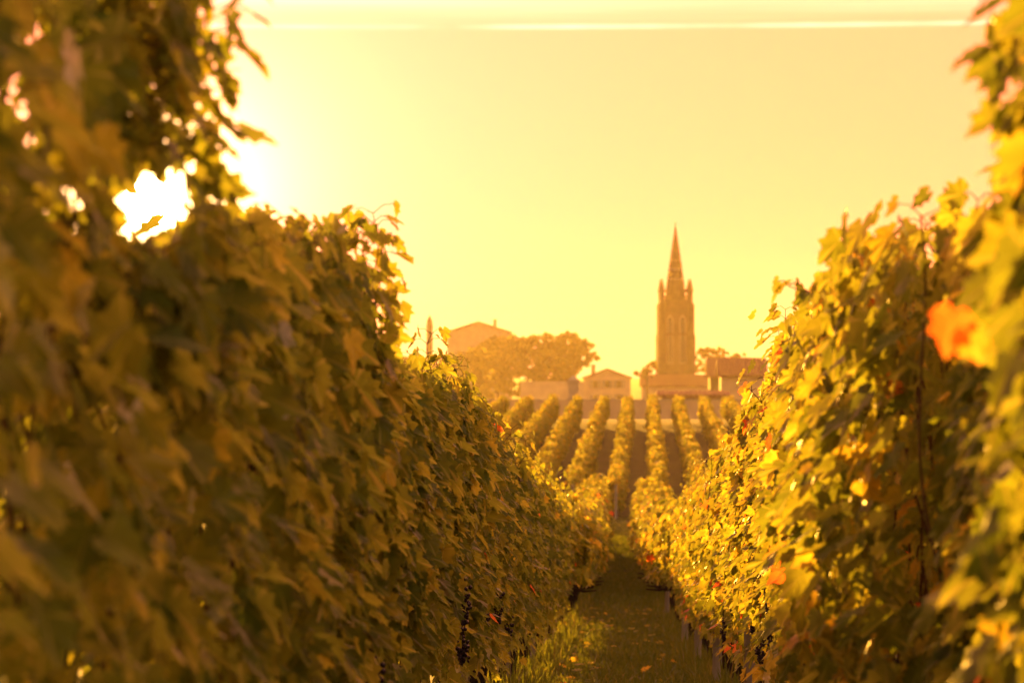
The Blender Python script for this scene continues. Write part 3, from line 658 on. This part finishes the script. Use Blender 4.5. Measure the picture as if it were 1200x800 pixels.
def house(name, D, p0, p1, pe, pr, depth, label, ridge='x', wall=M_render, cat='house', win=None, chim=None, gablewall=True, pe_r=None):
    x0, x1 = px(p0, D), px(p1, D); xc = (x0+x1)/2; w = (x1-x0)/2; g0 = float(G(D)); ze, zr = pz(pe, D)-g0, pz(pr, D)-g0
    b = thing(name, (xc, D, g0), label, cat)
    m = MB()
    if ridge == 'y': m.prism([(-w, -1), (w, -1), (w, ze), (0, zr-.02), (-w, ze)], 'y', 0, depth)
    else: m.prism([(0, -1), (depth, -1), (depth, ze), (depth/2, zr-.02), (0, ze)], 'x', -w, w)
    m.build('wall', wall, b)
    rf = gable_roof(b, -w, w, 0, depth, ze, zr, ridge=ridge)
    if win: windows(b, [q*w for q in win[0]], win[1], win[2], win[3], 0)
    if chim:
        c = MB(); cx = chim[0]*w; c.box(cx-.4, cx+.4, depth*.45, depth*.45+.7, ze, zr+chim[1]); c.box(cx-.5, cx+.5, depth*.45-.1, depth*.45+.8, zr+chim[1]-.25, zr+chim[1]-.02); c.build('chimney', M_stone_dk, rf)
    return b
house('mansion', 900, 524, 597, 389, 377.6, 16, 'large hazy house with a broad low gable left of the big tree', 'y', M_town_mist, win=((-.6, -.2, .2, .6), (2, 6.4, 10.8), 1.3, 2.4), chim=(.5, .9))
house('low_building', 720, 684, 739, 443, 433, 9, 'low building with a shallow gable roof between the big tree and the bell tower', 'y', M_town_mist, win=((-.5, .0, .5), (1.2, 4.2), 1.0, 1.5), chim=(-.6, 1.1))
house('tiled_house', 380, 845, 896, 440, 421.5, 8, 'stone house with a clay tile roof beside the sunlit leaves of the right row', 'x', M_town_mist, win=((-.1, .6), (.8,), .9, 1.3), chim=None)
house('slate_roof_house', 450, 832, 880, 441, 421, 9, 'plain dark roofed house standing behind the tiled house', 'x', M_stone_dk, win=((-.5, .2), (1.0,), .9, 1.2))
house('church_nave', 640, 752, 838, 452, 440, 9, 'low church roof spreading from the foot of the bell tower', 'x', M_town_mist, 'church', win=((-.6, -.2, .2, .6), (1.0,), .7, 1.6))
house('outbuilding', 330, 774, 851, 463.2, 460.6, 5, 'long low outbuilding with a flat reddish front below the bell tower', 'x', mat('rosy brick', (.36, .20, .13), .9, scale=2.5, amt=.3, bump=.4), 'outbuilding', win=((-.7, .1, .7), (.9,), .7, .8))

def wall(D, p0, p1, pt, th, label, m):
    x0, x1 = px(p0, D), px(p1, D); g0 = float(G(D)); z = pz(pt, D)-g0; n = int((x1-x0)/1.2)
    o = thing('boundary_wall', ((x0+x1)/2, D, g0), label, 'wall'); w = (x1-x0)/2
    MB().box(-w, w, 0, th, -1, z).build('wall_face', m, o)
    c = MB()
    for i in range(n):
        a = -w + 2*w*i/n; c.box(a+.01, a+2*w/n-.01, -.06, th+.06, z+.002, z+.10)
    c.build('coping', M_stone_lt, o)
    return o
wall(290, 560, 905, 469, .4, 'long pale stone wall running behind the far vineyard crest', M_town_mist)
wall(690, 610, 684, 447, .5, 'higher plain wall under the big tree left of the low building', M_render)
def gate_pier(p, D, pt):
    g0 = float(G(D)); z = pz(pt, D)-g0; t = thing('gate_pier', (px(p, D), D, g0), 'narrow pale stone pier standing in front of the high wall', 'gate pier')
    MB().box(-.42, .42, -.42, .42, -.5, z).build('shaft', M_stone_lt, t); MB().box(-.52, .52, -.52, .52, z, z+.16).frustum(0, 0, z+.16, z+.5, .6, .1, 4, math.pi/4).build('cap', M_stone_lt, t)
gate_pier(672, 285, 447)
def turret():
    D = 860; g0 = float(G(D)); zz = lambda p: pz(p, D)-g0
    t = thing('turret', (px(503.5, D), D, g0), 'slim pointed stone turret peeking over the left vine row', 'turret')
    MB().frustum(0, 0, -1, zz(384), .82, .80, 10).frustum(0, 0, zz(384), zz(383), 1.0, 1.0, 10).build('shaft', M_stone, t)
    MB().frustum(0, 0, zz(383), zz(375), .88, .66, 10).frustum(0, 0, zz(375), zz(369), .66, .06, 10).build('spirelet', M_stone_dk, t)
turret()

# ------------------------------------------------------------------ trees
def tree(p, D, base_off, blobs, label, leaf=.55, per=260, seed=0, trunk_r=.35, limbs=6, group=None, trunk=True, name='tree'):
    """blobs: (pixel x, pixel y, radius px, depth offset m) survey of the crown's masses"""
    rng = np.random.default_rng(seed); g0 = float(G(D)); x0 = px(p, D); u = D/4000
    t = thing(name, (x0, D, g0), label, 'tree', group)
    Cs = []; b = MB(); centers = []
    for (bx, by, br, dy) in blobs:
        c = np.array([px(bx, D)-x0, dy, pz(by, D)-g0]); r = br*u; centers.append((c, r))
        ncl = max(6, int(per*.075*(r/2)**2))
        for k in range(ncl):       # sub-clumps over the mass
            d = norm(rng.normal(0, 1, 3)); cc = c + d*r*rng.uniform(.5, 1.08)*np.array([1, 1, .85]); rr = r*rng.uniform(.14, .28)
            q = rng.integers(16, 46); pts = cc + norm(rng.normal(0, 1, (q, 3)))*(rng.random((q, 1))**.4)*rr*np.array([1.15, 1.15, .8]); Cs.append(pts)
    C = np.vstack(Cs); n = len(C)
    V = rng.normal(0, 1, (n, 3)) - [0, 0, .4]; N = rng.normal(0, 1, (n, 3)) + [0, 0, .6]
    link(bpy.data.objects.new('crown', leaf_mesh('crown', rng, C, V, N, leaf*rng.uniform(.6, 1.3, n), rng.random(n), 2, M_treeleaf)), t)
    if trunk:
        zc = min(c[2]-r*.3 for c, r in centers); zc = max(zc, 1.2)
        pts = [(0, 0, -.4), (.1, 0, zc*.5), (0, .1, zc)]
        b.tube(pts, [trunk_r*1.35, trunk_r, trunk_r*.85], 9)
        for c, r in centers[:limbs]:
            m_ = (np.array(pts[-1])*.5 + c*.5) + rng.normal(0, .3, 3); b.tube([pts[-1], tuple(m_), tuple(c + (0, 0, r*.4))], [trunk_r*.6, trunk_r*.38, trunk_r*.12], 6)
        b.build('trunk', M_treebark, t, True)
tree(664, 800, 0, [(665, 405, 17, 0), (645, 402, 15, 1), (682, 409, 14, -1), (692, 420, 9, 0), (625, 405, 15, 2), (605, 408, 16, 3), (650, 422, 20, 0), (625, 428, 20, 1), (672, 428, 16, -1), (600, 428, 18, 2), (640, 445, 14, 0), (662, 442, 14, 0)],
     'big broad crowned tree overhanging to the right beside the gabled house', .60, 300, 1, .5)
tree(562, 770, 0, [(560, 418, 14, 0), (540, 425, 16, 1), (580, 424, 15, 0), (598, 432, 14, 0), (520, 432, 16, 0), (555, 440, 18, 0), (585, 448, 16, 0), (535, 452, 18, 0), (606, 455, 12, 0), (565, 462, 14, -1)],
     'low rounded hazy bush tree in front of the gabled house', .5, 300, 2, .3)
tree(584, 840, 0, [(583, 404, 14, 0), (570, 412, 14, 1), (600, 410, 12, 0), (585, 424, 16, 0), (560, 425, 12, 0)], 'tree between the gabled house and the big broad tree', .55, 280, 3, .35)
tree(833, 760, 0, [(830, 412, 9, 0), (845, 414, 9, 1), (820, 416, 9, 0), (856, 418, 8, 0), (838, 425, 12, 0), (822, 430, 10, 0), (868, 418, 6, 0), (855, 430, 10, 0)], 'thin hazy tree rising right of the bell tower', .55, 220, 4, .35)
tree(758, 625, 0, [(757, 431, 6, 0), (764, 428, 5, 0), (750, 438, 6, 0), (761, 440, 7, 0)], 'small hazy tree at the left foot of the bell tower', .5, 240, 5, .25)
rt = random.Random(5)
for i, (p, D, s) in enumerate(((470, 700, 1.0), (440, 760, 1.2), (400, 720, 1.1), (930, 720, 1.0), (975, 780, 1.2), (1040, 760, 1.1))):
    tree(p, D, 0, [(p+rt.uniform(-14, 14), 435+rt.uniform(-10, 18), 13*s, rt.uniform(-2, 2)) for _ in range(7)], 'one of the distant trees on the skyline behind the rows', .6, 200, 30+i, .3, group='distant skyline trees')

# ------------------------------------------------------------------ haze
hz = MB().box(-2700, 2700, -2700, 2700, float(gz.min()) - 1.5, CZ + 42)
hm = bpy.data.materials.new('haze air'); hm.use_nodes = True; ht = hm.node_tree; ht.nodes.clear()
pv = ht.nodes.new('ShaderNodeVolumePrincipled'); pv.inputs['Density'].default_value = .00013
pv.inputs['Color'].default_value = (1, .86, .58, 1); pv.inputs['Anisotropy'].default_value = .5; pv.inputs['Density Attribute'].default_value = ''
ho = ht.nodes.new('ShaderNodeOutputMaterial'); ht.links.new(pv.outputs[0], ho.inputs['Volume'])
hob = hz.build('haze', hm); tag(hob, 'golden evening haze lying over the vineyard and town', None, None, 'stuff')
